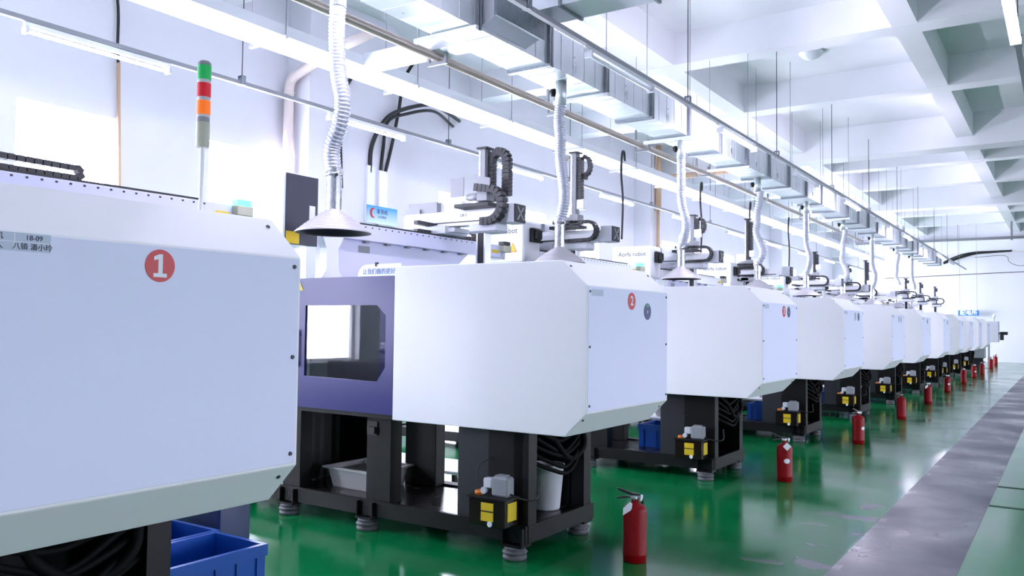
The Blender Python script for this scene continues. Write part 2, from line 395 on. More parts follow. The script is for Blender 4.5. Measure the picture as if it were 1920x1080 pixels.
    for k in range(5):
        z = .56+.05*k; s = random.uniform(-.03, .03)
        b.tube(smooth_path([(-2.96+.02*k, a+.3, z+.05), (-2.86, a+.45+s, z-.02), (-2.84-.01*k, a+.62, z-.05+s), (-2.86, a+.8, z+.02), (-2.97, c-.2, z+.06+s)], 5), .014, 8)
    b.tube(smooth_path([(-2.95, a+.5, .83), (-2.85, a+.5, .7), (-2.86, a+.7, .58), (-2.84, a+.85, .66), (-2.9, a+.9, .83)], 5), .022, 8)
    b.build('hydraulic_hose', HOSEB, root)
    # lubrication pump on the near face
    p = MB().box(-3.225, -2.945, a+.02, a+.185, .215, .39, .006).build('lubrication_pump', AMBER, root)
    MB().box(-3.235, -2.935, a+.012, a+.19, .388, .4).build('pump_lid', BLACK, p)
    MB().box(-3.125, -3.03, a+.016, a+.021, .25, .365).build('pump_label', YELLOW, p)
    MB().box(-3.125, -3.03, a+.0145, a+.0165, .308, .316).build('label_band', RUBBER, p)
    MB().box(-2.9455, -2.94, a+.05, a+.15, .255, .37).build('pump_label', YELLOW, p)
    MB().box(-3.08, -2.955, a+.06, a+.15, .4, .525, .012).box(-3.06, -2.985, a+.075, a+.135, .52, .535).build('pump_motor', GREYP, p)
    MB().box(-3.15, -3.08, a+.07, a+.13, .445, .51, .008).cyl((-3.14, a+.06, .43), (-3.14, a+.1, .43), .022).build('connector', LGREY, p)
    MB().lathe([(0, 0), (.035, 0), (.035, .02), (.03, .026), (0, .026)], -3.185, a+.09, .398, 14).build('filler_cap', ORANGE, p)
    MB().cyl((-3.055, a+.022, .235), (-3.055, a+.012, .235), .018).build('pump_badge', PAPER, p)
    MB().tube(smooth_path([(-3.14, a+.08, .46), (-3.2, a+.08, .5), (-3.21, a+.12, .58), (-3.16, a+.2, .62)], 6), .004, 6).build('oil_line', RUBBER, p)
    MB().tube(smooth_path([(-2.96, a+.1, .42), (-2.85, a+.1, .4), (-2.78, a+.14, .41), (-2.8, a+.2, .5)], 6), .006, 6).build('oil_line', RUBBER, p)
    for x in (-2.97, -4.26, -5.09, -6.6):
        foot(root, x, a+.2); foot(root, x, c-.16)
    return root
proto = make_machine(MY[0], True)
machines = [proto] + [copy_tree(proto, y-MY[0]) for y in MY[1:]]
mlab = ['white moulding machine with red number 1 disc and signal tower, largest and nearest',
        'white moulding machine with red number 2 disc and blue disc, blue guard door visible',
        'white moulding machine with narrow red number 3 disc, behind machine number 2',
        'white moulding machine fourth along the row, behind machine number 3',
        'white moulding machine fifth along the row, with two grey discs on its end',
        'white moulding machine sixth along the row, with one dark mark on its end',
        'white moulding machine seventh along the row from number 1',
        'white moulding machine eighth along the row from number 1',
        'white moulding machine ninth along the row, third from the far end',
        'white moulding machine tenth along the row, last but one before far wall',
        'white moulding machine eleventh along the row, last before the far control cabinet']
for m_, l_ in zip(machines, mlab): m_['label'] = l_
def panel_of(mc): return [o for o in mc.children if o.name.startswith('front_panel')][0]
def disc(name, y, z, r, m, parent, sq=1.0, x=-2.3566, t=.002):
    b = MB().prism([(y+r*math.cos(2*PI*k/28), z+r*sq*math.sin(2*PI*k/28)) for k in range(28)], 'x', x, x+t)
    return b.build(name, m, parent)
P = [panel_of(m_) for m_ in machines]
d = disc('number_disc', MY[0]+.607, 1.669, .051, STRED, P[0]); 
q = [(-.023, -.036), (.023, -.036), (.023, -.024), (.008, -.024), (.008, .036), (-.003, .036), (-.022, .028), (-.022, .016), (-.007, .02), (-.007, -.024), (-.023, -.024)]
MB().prism([(MY[0]+.607+y, 1.669+z) for y, z in q], 'x', -2.3546, -2.3535).build('number', PAPER, d)
for i in (1, 2):
    d = disc('number_disc', MY[i]+(.595 if i == 1 else .7), 1.657, .056, STRED, P[i]); text('number', str(i+1), .085, PAPER, d, (-2.3535, MY[i]+(.595 if i == 1 else .7), 1.657), '+x', .002)
    d = disc('blue_disc', MY[i]+.838+(.03 if i == 2 else 0), 1.594+(.06 if i == 2 else 0), .056, STBLUE, P[i])
    yy, zz = MY[i]+.838+(.03 if i == 2 else 0), 1.594+(.06 if i == 2 else 0)
    MB().prism([(yy-.028, zz+.048), (yy+.028, zz+.048), (yy+.012, zz+.026), (yy, zz+.04), (yy-.012, zz+.026)], 'x', -2.3545, -2.3535).build('green_mark', STGREEN, d)
    MB().box(-2.3545, -2.3535, yy-.006, yy+.006, zz-.012, zz+.008).build('small_mark', LGREY, d)
for i in (3, 4):
    disc('grey_disc', MY[i]+.66, 1.655, .056, GSTK, P[i]); disc('blue_disc', MY[i]+.86, 1.65, .056, STBLUE if i == 3 else GSTK, P[i])
for i in range(5, 11): disc('dark_disc', MY[i]+.7, 1.65, .05, STBLUE, P[i])
lab = [o for o in P[0].children if o.name.startswith('paper_label')][0]
bpy.data.objects.remove(lab)
lb = MB().box(-2.3567, -2.3558, .98, 1.2, 1.682, 1.732).build('name_label', PAPER2, P[0])
MB().box(-2.3559, -2.3556, 1.103, 1.105, 1.684, 1.73).build('label_rule', PAPER, lb); MB().box(-2.3559, -2.3556, .985, 1.195, 1.706, 1.7075).build('label_rule', PAPER, lb)
for s, y, z in (('注塑机', 1.045, 1.719), ('18-09', 1.155, 1.719), ('责任人', 1.045, 1.694), ('八镇 潘小玲', 1.152, 1.694)): text('lettering', s, .02, INK, lb, (-2.3552, y, z), '+x')

# ------------------------------------------------------------------ signal tower on machine 1
t = thing('signal_tower', 'signal tower of green, red and orange lamps on a thin white pole', 'signal light', (-2.81, 2.0, 1.889))
def cylz(z0, z1, r, n=20): return MB().lathe([(0, z0), (r, z0), (r, z1), (0, z1)], -2.81, 2.0, 0, n, smooth=False)
cylz(1.886, 2.18, .0085).build('pole', RWHITE, t)
cylz(2.176, 2.275, .026).build('tower_base', TBASE, t); cylz(2.275, 2.295, .0245).build('base_collar', GREYP, t)
for nm, z0, z1, mm in (('orange_lamp', 2.305, 2.36, TLO), ('red_lamp', 2.375, 2.43, TLR), ('green_lamp', 2.444, 2.5, TLG)): cylz(z0, z1, .0265).build(nm, mm, t, label=nm.replace('_', ' ')+' ring')
for z0, z1 in ((2.295, 2.305), (2.36, 2.375), (2.43, 2.444)): cylz(z0, z1, .0245).build('spacer', LGREY, t)
MB().lathe([(.0265, 2.5), (.026, 2.511), (.018, 2.519), (0, 2.52)], -2.81, 2.0, 0, 20).build('tower_cap', GREYP, t)

# ------------------------------------------------------------------ robots
def chain(pts, w, t, y, plane='xz', step=.035):
    """cable chain: separate links along a path; w = width across, t = thickness"""
    b = MB(); P3 = [Vector((p[0], 0, p[1])) for p in pts]; L = [0]
    for p, q in zip(P3, P3[1:]): L.append(L[-1]+(q-p).length)
    n = max(2, int(L[-1]/step)); i = 0
    for k in range(n):
        s = (k+.5)*L[-1]/n
        while L[i+1] < s: i += 1
        p = P3[i].lerp(P3[i+1], (s-L[i])/(L[i+1]-L[i])); d = (P3[i+1]-P3[i]).normalized(); nrm = Vector((-d.z, 0, d.x)); h = L[-1]/n*.44
        vs = []
        for e, f in ((-h, -t/2), (h, -t/2), (h, t/2), (-h, t/2)):
            q = p+d*e+nrm*f
            vs.append((q.x, q.z))
        if plane == 'xz': b.prism(vs, 'y', y-w/2, y+w/2)
        else: b.prism(vs, 'x', y-w/2, y+w/2)
        e2 = h*1.3; vs = []
        for e, f in ((-e2, -t*.3), (e2, -t*.3), (e2, t*.3), (-e2, t*.3)):
            q = p+d*e+nrm*f; vs.append((q.x, q.z))
        if plane == 'xz': b.prism(vs, 'y', y-w*.4, y+w*.4)
        else: b.prism(vs, 'x', y-w*.4, y+w*.4)
    return b
def make_robot(i, rel, vx, ztop, glow):
    y0 = MY[i]; Ya = y0+rel; yb, ye = y0+.34, min(y0+2.95, (MY[i+1] if i < 10 else 99)-.16)
    L = ['', 'white picking robot over machine number 2, with open motor and dark navy control box',
         'white picking robot behind machine number 2, arm beside the second exhaust hose', 'white picking robot of the fourth machine, arm behind the third exhaust hose',
         'white picking robot of the fifth machine, tall mast beside the fourth hose']
    lab = L[i] if 0 < i < 5 else ('white picking robot rail behind machine number 1, with black cable chain' if i == 0 else 'white picking robot over the %s machine of the row' % ORD[i])
    r = thing('picking_robot', lab, 'robot', (-5.06, y0+1.2, 1.86), 'picking robots above the machines')
    MB().box(-5.13, -5.0, yb, ye, 2.2, 2.335, .004).build('traverse_rail', LAV if i < 2 else RWHITE, r)
    MB().box(-5.14, -5.02, yb, ye-.3, 2.335, 2.352).build('rail_cover', RUBBER, r)
    b = MB()
    for k in range(int((ye-yb-.3)/.085)): b.box(-5.0, -4.9985, yb+.1+k*.085, yb+.115+k*.085, 2.31, 2.322)
    b.build('rail_screws', DARK, r, kind='stuff')
    e = MB().box(-5.15, -4.985, ye-.02, ye+.03, 2.185, 2.33, .004).build('rail_end', LGREY, r)
    MB().box(-5.0, -4.998, ye-.2, ye-.08, 2.245, 2.28).build('caution_label', YELLOW, r)
    # pedestal panel under the rail
    pts = [(y0+.42, 1.835), (y0+2.05, 1.835), (y0+2.2, 2.03), (y0+2.42, 2.2), (y0+.42, 2.2)]
    MB().prism(pts, 'x', -5.12, -5.06).build('pedestal_panel', LAV, r)
    b = MB().prism([(y0+.34, 1.83), (y0+.62, 1.83), (y0+.55, 1.92), (y0+.54, 2.1), (y0+.6, 2.2), (y0+.36, 2.2), (y0+.41, 2.1), (y0+.41, 1.92)], 'x', -5.06, -4.98)
    b.build('pedestal', RWHITE, r)
    MB().box(-5.06, -5.058, y0+.85, y0+.99, 2.1, 2.16).build('rating_plate', GREYP, r)
    for k in range(6): MB().box(-5.06, -5.02, y0+.9+k*.27, y0+.95+k*.27, 2.185, 2.2).build('rail_bolt', GREYP, r)
    # control box at the near end of the rail
    if i > 0:
        cb = MB().box(-5.62, -5.0, y0-.02, y0+.34, 2.1 if i == 1 else 2.19, 2.66, .03, 3).build('control_box', RWHITE, r)
        if i == 1:
            MB().box(-5.002, -4.995, y0-.01, y0+.32, 2.1, 2.65, .002).build('front_plate', mat('charcoal_blue_plate', '2a2c3e', .4), cb, label='dark navy front plate')
            MB().box(-4.996, -4.993, y0+.23, y0+.29, 2.3, 2.42).build('barcode_label', PAPER, cb)
            MB().box(-4.996, -4.993, y0-.005, y0+.13, 2.105, 2.2).build('caution_label', YELLOW, cb)
        else:
            MB().box(-5.0, -4.95, y0+.1, y0+.28, 2.42, 2.58, .008).box(-4.95, -4.91, y0+.13, y0+.24, 2.45, 2.56, .008).build('main_switch', RUBBER, cb)
            text('lettering', 'Aorfa robot', .09, INK, cb, (-5.3, y0-.0215, 2.54), '-y')
            w = MB().prism([(-5.2, 2.3), (-5.08, 2.3), (-5.14, 2.41)], 'y', y0-.022, y0-.02).build('warning_label', ORANGE, cb)
            MB().prism([(-5.183, 2.31), (-5.097, 2.31), (-5.14, 2.392)], 'y', y0-.0235, y0-.0218).build('warning_face', YELLOW, w)
        # alarm lamp at the far end
    al = MB().box(-5.03, -4.94, ye-.06, ye+.08, 2.26, 2.33, .004).build('alarm_lamp_base', TBASE, r)
    MB().box(-5.025, -4.945, ye-.05, ye+.07, 2.33, 2.375, .006).build('alarm_lamp', GLOW if glow else DARK, al)
    # chain lying on the rail
    yc = min(ye-.1, Ya+.55) if i else y0+1.8
    ys_ = yb+.05 if i == 0 else max(yb+.05, Ya-.35)
    pts = [(ys_, 2.45), (yc, 2.43)] + arc(yc, 2.4, .03, PI/2, -PI/2, 6)[1:] + [(max(ys_, yc-.9), 2.37)]
    chain(pts, .06, .036, -5.1, 'yz', .05).build('rail_chain', CHAIN, r)
    if i == 0: return r
    # carriage and crosswise beam
    MB().box(-5.15, -4.9, Ya-.16, Ya+.2, 2.352, 2.43, .005).box(-4.9, -4.82, Ya-.12, Ya+.12, 2.37, 2.41).build('carriage', LGREY, r)
    xr = -4.17
    bm_ = MB().box(-5.5, xr-.12, Ya-.07, Ya+.09, 2.43, 2.575, .02 if i == 1 else .05, 2).box(-5.4, xr-.2, Ya-.11, Ya+.05, 2.425, 2.44).build('crosswise_beam', RWHITE, r)
    MB().box(-5.2, xr-.25, Ya-.073, Ya-.069, 2.458, 2.47).build('beam_track', CHAIN, bm_)
    MB().box(-5.26, -5.18, Ya-.073, Ya-.066, 2.452, 2.485).build('beam_slot', RUBBER, bm_)
    if i == 1: text('lettering', 'LX-1', .04, INK, bm_, (-4.75, Ya-.0745, 2.525), '-y')
    eb = MB().box(xr-.14, xr, Ya-.085, Ya+.1, 2.425, 2.6, .004).build('beam_end', LGREY, r)
    MB().box(xr, xr+.012, Ya-.08, Ya+.095, 2.43, 2.595).build('end_cap', DARK, eb)
    b = MB()
    for s in (1, -1):
        b.prism([(Ya-.05, 2.5125-.06*s), (Ya-.03, 2.5125-.06*s), (Ya+.07, 2.5125+.06*s), (Ya+.05, 2.5125+.06*s)], 'x', xr+.012, xr+.016)
    b.build('cap_cross', GREYP, eb)
    MB().box(-5.47, -5.1, Ya-.04, Ya+.12, 2.575, 2.68, .004).box(-5.52, -5.3, Ya-.06, Ya+.0, 2.56, 2.62).build('drive_housing', GREYP, r)
    MB().prism([(-5.12, 2.575), (-4.82, 2.575)] + arc(-4.92, 2.6, .1, 0, PI/2, 5) + [(-5.12, 2.735)], 'y', Ya+.02, Ya+.16).build('drive_cover', RWHITE, r)
    # head: motor, plates, mast
    h = vx
    MB().box(h-.3, h+.1, Ya-.16, Ya+.02, 2.585, 2.62, .003).build('head_plate', DARK, r)
    mo = MB().cyl((h-.14, Ya-.13, 2.68), (h+.02, Ya-.13, 2.68), .038).box(h-.03, h+.09, Ya-.17, Ya-.05, 2.63, 2.74, .006).build('drive_motor', GREYP, r)
    MB().cyl((h-.17, Ya-.13, 2.68), (h-.14, Ya-.13, 2.68), .03).build('motor_cap', LGREY, mo)
    if i == 1:
        MB().box(h-.31, h-.16, Ya-.2, Ya-.19, 2.68, 2.86).build('grey_plate', GREYP, r)
        MB().prism([(h-.03, 2.8), (h+.14, 2.76), (h+.14, 2.83), (h-.03, 2.87)], 'y', Ya-.2, Ya-.19).build('grey_plate', GREYP, r)
    else:
        MB().box(h-.22, h-.02, Ya-.1, Ya+.05, 2.62, 2.86, .02).build('head_cover', RWHITE, r)
    ms = MB().box(h-.055, h+.02, Ya-.11, Ya-.02, 2.62, ztop, .004).build('vertical_arm', GREYP if i < 4 else DARK, r)
    MB().box(h-.05, h-.03, Ya-.113, Ya-.109, 2.64, ztop-.02).build('arm_rail', STEEL, ms); MB().box(h-.065, h+.05, Ya-.13, Ya-.01, ztop-.005, ztop+.012).build('arm_cap', DARK, ms)
    # mast chain: inverted U, or a plain strip with a small loop
    if i == 1:
        pts = [(h+.035, 2.64), (h+.035, ztop-.12)] + [(h+.125+.09*math.cos(a_), ztop-.12+.09*math.sin(a_)) for a_ in [PI-PI*k/8 for k in range(1, 9)]] + [(h+.215, 2.68)]
        chain(pts, .07, .075, Ya-.03).build('mast_chain', CHAIN, r)
        pts = [(h-.05, 2.76), (h+.1, 2.74)] + [(h+.1+.15*math.cos(a_), 2.59+.15*math.sin(a_)) for a_ in [PI/2-PI*k/10 for k in range(1, 11)]] + [(h+.02, 2.44)]
        chain(pts, .09, .07, Ya-.15, step=.045).build('arm_chain', CHAIN, r)
    else:
        chain([(h+.05, 2.9), (h+.05, ztop-.05)], .07, .055, Ya-.06).build('mast_chain', CHAIN, r)
        if i in (2, 3): chain([(h+.08, ztop-.03)] + [(h+.1+.06*math.cos(a_), ztop-.15+.1*math.sin(a_)) for a_ in [PI/2-PI*k/6 for k in range(7)]] + [(h+.09, ztop-.3)], .06, .04, Ya-.03).build('loop_chain', CHAIN, r)
        pts = [(h-.25, 2.66), (h+.2, 2.65)] + [(h+.2+.1*math.cos(a_), 2.55+.1*math.sin(a_)) for a_ in [PI/2-PI*k/8 for k in range(1, 9)]] + [(h-.1, 2.445)]
        chain(pts, .08, .035, Ya-.13).build('arm_chain', CHAIN, r)
        MB().box(h+.0, h+.12, Ya-.1, Ya-.03, 2.8, 2.92, .01).build('chain_bracket', RWHITE, r)
    gb = MB().box(h-.13, h+.2, Ya-.16, Ya+.03, 2.335, 2.428, .02).build('gearbox', LGREY, r)
    la = MB().box(h-.045, h+.045, Ya-.13, Ya-.05, 1.87, 2.336).build('lower_arm', DARK, r)
    for s in (-.05, .035): MB().box(h+s, h+s+.015, Ya-.136, Ya-.045, 1.87, 2.335).build('arm_edge', ALU, la)
    return r
RB = [(0, 0, 0, 0, 1), (1, 2.0, -4.5, 3.13, 0), (2, .57, -4.63, 3.45, 1), (3, .57, -4.56, 3.12, 0), (4, .81, -4.93, 3.5, 1), (5, 1.59, -4.74, 3.2, 0), (6, 1.3, -4.66, 3.08, 0),
      (7, 1.9, -4.97, 3.5, 1), (8, 1.5, -4.2, 3.06, 0), (9, 2.0, -4.26, 3.1, 0), (10, 2.0, -4.2, 3.1, 0)]
for a_ in RB: make_robot(*a_)

# ------------------------------------------------------------------ air duct
duct = thing('air_duct', 'long square galvanised air duct running above the machines', 'duct', (-4.63, 3, 4.17))
DX0, DX1, DZ0, DZ1 = -4.86, -4.4, 4.17, 4.57
ydf = [-.35+1.257*k for k in range(0, 32)]
def duct_seg(y0, y1):
    b = MB().box(DX0, DX1, y0, y1, DZ0, DZ1)
    for k in range(1, 5):
        y = y0+(y1-y0)*k/5; b.box(DX1, DX1+.004, y-.006, y+.006, DZ0+.01, DZ1-.01).box(DX0+.01, DX1-.01, y-.006, y+.006, DZ0-.004, DZ0)
    return b
seg_me = duct_seg(0, 1.257).mesh('duct_segment', (0, 0, 0), GALV)
fl = MB()
for s in (-.035, .006):
    fl.box(DX0-.035, DX1+.035, s, s+.029, DZ0-.03, DZ0).box(DX0-.035, DX1+.035, s, s+.029, DZ1, DZ1+.03).box(DX0-.035, DX0, s, s+.029, DZ0, DZ1).box(DX1, DX1+.035, s, s+.029, DZ0, DZ1)
fl_me = fl.mesh('duct_flange', (0, 0, 0), FLANGE)
hb_me = MB().box(DX0-.16, DX1+.1, -.02, .02, DZ0-.075, DZ0-.033).mesh('hanger_bar', (0, 0, 0), ALU)
rod_b = MB()
for x in (DX0-.12, DX1+.07): rod_b.cyl((x, 0, DZ0-.08), (x, 0, ZS+.005), .005, n=6)
rod_me = rod_b.mesh('hanger_rod', (0, 0, 0), GREYP)
for k, y in enumerate(ydf[:-1]):
    link('duct_segment', seg_me, duct, Vector((0, y, 0))-wloc(duct))
for k, y in enumerate(ydf):
    link('duct_flange', fl_me, duct, Vector((0, y, 0))-wloc(duct))
    if k % 2 == 1:
        link('hanger_bar', hb_me, duct, Vector((0, y-.12, 0))-wloc(duct)); link('hanger_rod', rod_me, duct, Vector((0, y-.12, 0))-wloc(duct))
# crossing duct over it
cd = thing('air_duct', 'silver branch duct crossing over towards the right at top of picture', 'duct', (-3, 7.06, 4.6))
xs = [-4.9+.85*k for k in range(12)]
for a_, b_ in zip(xs, xs[1:]):
    MB().box(a_, b_-.03, 6.85, 7.27, 4.61, 4.95).build('duct_segment', GALV, cd)
    MB().box(b_-.03, b_, 6.83, 7.29, 4.59, 4.97).build('duct_flange', FLANGE, cd)
b = MB().prism([(-4.4, 4.2), (-4.22, 4.28), (-4.22, 4.48), (-4.4, 4.5)], 'y', 6.0, 6.75)
b.build('side_outlet', GALV, duct); MB().box(-4.23, -4.2, 5.97, 6.78, 4.26, 4.5).build('outlet_flange', FLANGE, duct)
MB().box(-4.85, -4.41, 6.88, 7.24, DZ1, 4.612).build('duct_collar', FLANGE, duct)

# ------------------------------------------------------------------ exhaust hoses with hoods
HY = [4.43, 7.78, 11.2, 14.72, 18.05, 21.5, 25.2, 29.2, 32.35]
HW = [[(0, 0), (-.01, 0), (.0, 0), (.02, 0), (.07, 0), (.05, 0), (-.03, 0), (-.01, 0)], [(0, 0), (-.02, 0), (0, 0), (.0, 0), (.02, 0), (.05, 0), (.05, 0), (.0, 0)],
      [(0, 0), (.0, 0), (.0, 0), (.0, 0), (.03, 0), (.08, 0), (.06, 0), (.0, 0)], [(.06, 0), (.04, 0), (.0, 0), (.0, 0), (-.02, 0), (.05, 0), (.1, 0), (.02, 0)]]
hl = ['ribbed silver exhaust hose with wide cone hood, nearest of the row', 'silver exhaust hose ending behind cover of machine number 2', 'silver exhaust hose with hood above machine number 3',
      'silver exhaust hose bending right above the fourth machine']
hl += ['silver exhaust hose, %s from the front along the duct' % ORD[k] for k in range(4, 9)]
for k, hy in enumerate(HY):
    h = thing('exhaust_hose', hl[k], 'hose', (-4.6, hy, 2.17), 'silver exhaust hoses hanging from the duct')
    z1, z0 = 3.93, 2.63
    ctrl = [(-4.6+dx*(1 if k else 1), hy, z1-(z1-z0)*j/7) for j, (dx, _) in enumerate(HW[k % 4] if k < 4 else HW[2 + k % 2])]
    path = smooth_path(ctrl, 20 if k < 3 else 12); n = len(path)
    MB().tube(path, [(.063 if j % 3 else .05) for j in range(n)], 14).build('flexible_hose', HOSE, h)
    b = MB().cyl((-4.6, hy, 3.9), (-4.6, hy, 4.17), .062, n=18)
    c_ = b.build('duct_collar', GALV, h); MB().cyl((-4.7, hy-.03, 4.05), (-4.66, hy-.03, 4.05), .045, n=14).build('damper_knob', RUBBER, c_)
    MB().lathe([(.058, 2.33), (.058, 2.66)], -4.6, hy, 0, 18).lathe([(.064, 2.6), (.068, 2.605), (.068, 2.62), (.064, 2.625)], -4.6, hy, 0, 18).build('steel_tube', STEEL, h)
    MB().cyl((-4.545, hy-.04, 2.6), (-4.52, hy-.055, 2.6), .012, n=8).build('clamp_screw', DARK, h)
    prof = [(.058, 2.345)]
    for j in range(9):
        r_ = .066+.026*j; z_ = 2.333-.0135*j-.0006*j*j
        prof += [(r_, z_), (r_+.004, z_-.008)]
    prof += [(.286, 2.176), (.284, 2.17)]
    hd = MB().lathe(prof, -4.6, hy, 0, 36, smooth=False).build('cone_hood', HOODM, h)
    MB().lathe([(.284, 2.1702), (.262, 2.178), (.255, 2.19), (.2, 2.235), (.15, 2.262), (.1, 2.285), (.056, 2.31)], -4.6, hy, 0, 36).build('hood_lining', HOODIN, hd)  # inner face of the cone, darker grey than the outside

# ------------------------------------------------------------------ lighting tracks and lamps
def track(x, z, y0, y1, label, rods, zt=ZB):
    t = thing('lighting_track', label, 'track', (x, (y0+y1)/2, z))
    MB().box(x-.025, x+.025, y0, y1, z, z+.045).build('track_channel', GREYP, t)
    for y in rods:
        MB().cyl((x, y, z+.04), (x, y, zt), .006, n=6).build('hanger_rod', DARK, t)
        MB().box(x-.035, x-.028, y-.03, y+.03, z, z+.11).box(x+.028, x+.035, y-.03, y+.03, z, z+.11).box(x-.035, x+.035, y-.03, y+.03, z+.103, z+.11).build('hanger_clip', FLANGE, t)
    return t
def lamp(x, z, y0, label, lit, group, twin=False, ln=1.5):
    l = thing('tube_lamp', label, 'lamp', (x, y0+ln/2, z), group)
    MB().prism([(x-.022, z), (x-.018, z-.045), (x+.018, z-.045), (x+.022, z)], 'y', y0, y0+ln).build('lamp_body', RWHITE if lit else ALU, l)
    for s in ((-.028, .028) if twin else (0,)):
        MB().cyl((x+s, y0+.03, z-.085), (x+s, y0+ln-.03, z-.085), .017, n=12).build('tube', (TUBEW if x < -7 else (TUBER if twin else TUBE)) if lit else RWHITE, l)
    for yy in (y0, y0+ln-.03): MB().box(x-.045, x+.045, yy, yy+.03, z-.11, z-.045).build('lamp_holder', LGREY, l)
LT = track(-8.0, 4.255, -5, 43.5, 'thin lighting track along the window wall', [-1.4, 2.4, 6.2, 10.1, 13.9, 17.7, 21.5, 25.3, 29.1, 32.9, 36.7, 40.5], ZS)
n_ = 0
for k in range(-2, 11):
    y = 3.76+3.81*k
    nm = ORD[k] if k >= 0 else None
    lamp(-8.0, 4.25, y, 'lit tube lamp on window wall track, %s from the picture edge' % nm if nm else 'lit tube lamp on window wall track, %s beyond the left picture edge' % ('first' if k == -1 else 'second'), True, 'lamps on the window wall track')
track(-3.9, 4.25, -5, 43.5, 'grey lighting track beside the square duct', [-1.7, 2.1, 6.0, 9.7, 13.5, 17.3, 21.0, 24.95, 28.8, 32.6, 36.4, 40.2])
on = {2: 1, 4: 1, 6: 1, 8: 1, 1: 0, 3: 0, 5: 0, 7: 0, 9: 0, 0: 1, -1: 1}
for k in range(0, 10):
    y = 7.11+3.74*(k-1)
    lamp(-3.9, 4.25, y, ('%s tube lamp along the duct side track, %s' % ('lit' if on[k] else 'unlit', ORD[k-1] if k > 0 else 'behind the viewer')), bool(on[k]), 'lamps on the track beside the duct')
track(-.37, 4.27, -5, 43.5, 'grey lighting track over the walkway at upper right', [-2, 1.7, 5.5, 9.4, 13.2, 17.0, 20.7, 24.4, 28.2, 32, 36])
for k in (-1, 0): lamp(-.37, 4.265, 7.45+3.78*k, 'bright twin tube lamp at upper right corner' if k == 0 else 'unlit twin tube lamp over the walkway, outside the frame', k == 0, 'lamps over the walkway', True)

# ------------------------------------------------------------------ cable tray, pipe, wall pipes
tr = thing('cable_tray', 'wide white cable tray hanging along the window side', 'tray', (-7.3, 10, 4.6))
y = -5
while y < 40:
    MB().box(-7.55, -7.03, y, y+2.19, 4.6, 4.606).box(-7.036, -7.03, y, y+2.19, 4.606, 4.72).box(-7.55, -7.544, y, y+2.19, 4.606, 4.72).build('tray_length', RWHITE, tr)
    MB().box(-7.6, -6.99, y+2.17, y+2.21, 4.56, 4.6).build('tray_support', ALU, tr)
    for x in (-7.58, -7.01): MB().cyl((x, y+2.19, 4.58), (x, y+2.19, ZS), .005, n=6).build('tray_rod', GREYP, tr)
    y += 2.2
ct = thing('cable_tray', 'short white cross tray joining the long tray to the duct', 'tray', (-6.2, 7.35, 4.6))
MB().box(-7.03, -5.45, 7.2, 7.5, 4.6, 4.606).box(-7.03, -5.45, 7.2, 7.206, 4.606, 4.74).box(-7.03, -5.45, 7.494, 7.5, 4.606, 4.74).build('tray_length', RWHITE, ct)
pp = thing('overhead_pipe', 'long beige grey pipe hanging between tray and duct', 'pipe', (-6, 10, 4.55))
MB().cyl((-6, -5, 4.56), (-6, 31, 4.56), .05, n=16).build('pipe_run', PIPEM, pp)
for y in (-.2, 3.6, 7.35, 10.0, 12.9, 15.7, 19.6, 23.4, 27.2, 30.6):
    MB().box(-6.14, -5.86, y-.02, y+.02, 4.47, 4.505).box(-6.14, -6.11, y-.02, y+.02, 4.505, 4.85).box(-5.89, -5.86, y-.02, y+.02, 4.505, 4.66).build('pipe_bracket', GREYP, pp)
    MB().cyl((-6.125, y, 4.8), (-6.125, y, ZB+.55), .005, n=6).build('hanger_rod', GREYP, pp)
wp = thing('drain_pipe', 'pinkish drain pipe bending at the first pillar', 'pipe', (-9.8, 8.5, 3))
MB().tube([(-9.82, 8.48, 0), (-9.82, 8.48, 3.8), (-9.82, 8.48, 5.0)] + [tuple(p) for p in smooth_path([(-9.82, 8.48, 5.05), (-9.8, 8.49, 5.15), (-9.72, 8.49, 5.22), (-9.6, 8.5, 5.27)], 4)] + [(-8.9, 8.52, 5.5), (-8.2, 8.55, 5.62)], .075, 14).build('pipe_run', PINK, wp)
MB().cyl((-9.82, 8.48, 3.75), (-9.82, 8.48, 3.85), .085, n=14).cyl((-9.82, 8.48, 4.95), (-9.82, 8.48, 5.0), .082, n=14).build('pipe_joint', PINK, wp)
wp = thing('drain_pipe', 'beige drain pipe beside the second pillar', 'pipe', (-9.4, 21.2, 3))
MB().cyl((-9.4, 21.25, 0), (-9.4, 21.25, 4.7), .045, n=12).cyl((-9.4, 21.25, 4.7), (-9.4, 21.25, 6.5), .085, n=12).build('pipe_run', BEIGE, wp)
MB().tube(smooth_path([(-9.4, 21.25, 5.55), (-9.2, 21.35, 5.6), (-8.0, 21.5, 5.65), (-6.4, 21.6, 5.7)], 5), .08, 12).build('pipe_branch', BEIGE, wp)
cbl = thing('wall_cable', 'black and tan cable running down beside the first window', 'cable', (-9.95, 5.9, 3))
MB().tube(smooth_path([(-9.96, 5.72, 6.5), (-9.95, 5.72, 6.0), (-9.95, 5.80, 5.45), (-9.95, 5.81, 4.95), (-9.95, 5.83, 4.7)], 5), .018, 8).build('black_cable', RUBBER, cbl)
MB().cyl((-9.95, 5.83, 4.75), (-9.95, 5.97, 1.0), .022, n=8).build('tan_sleeve', BEIGE, cbl)
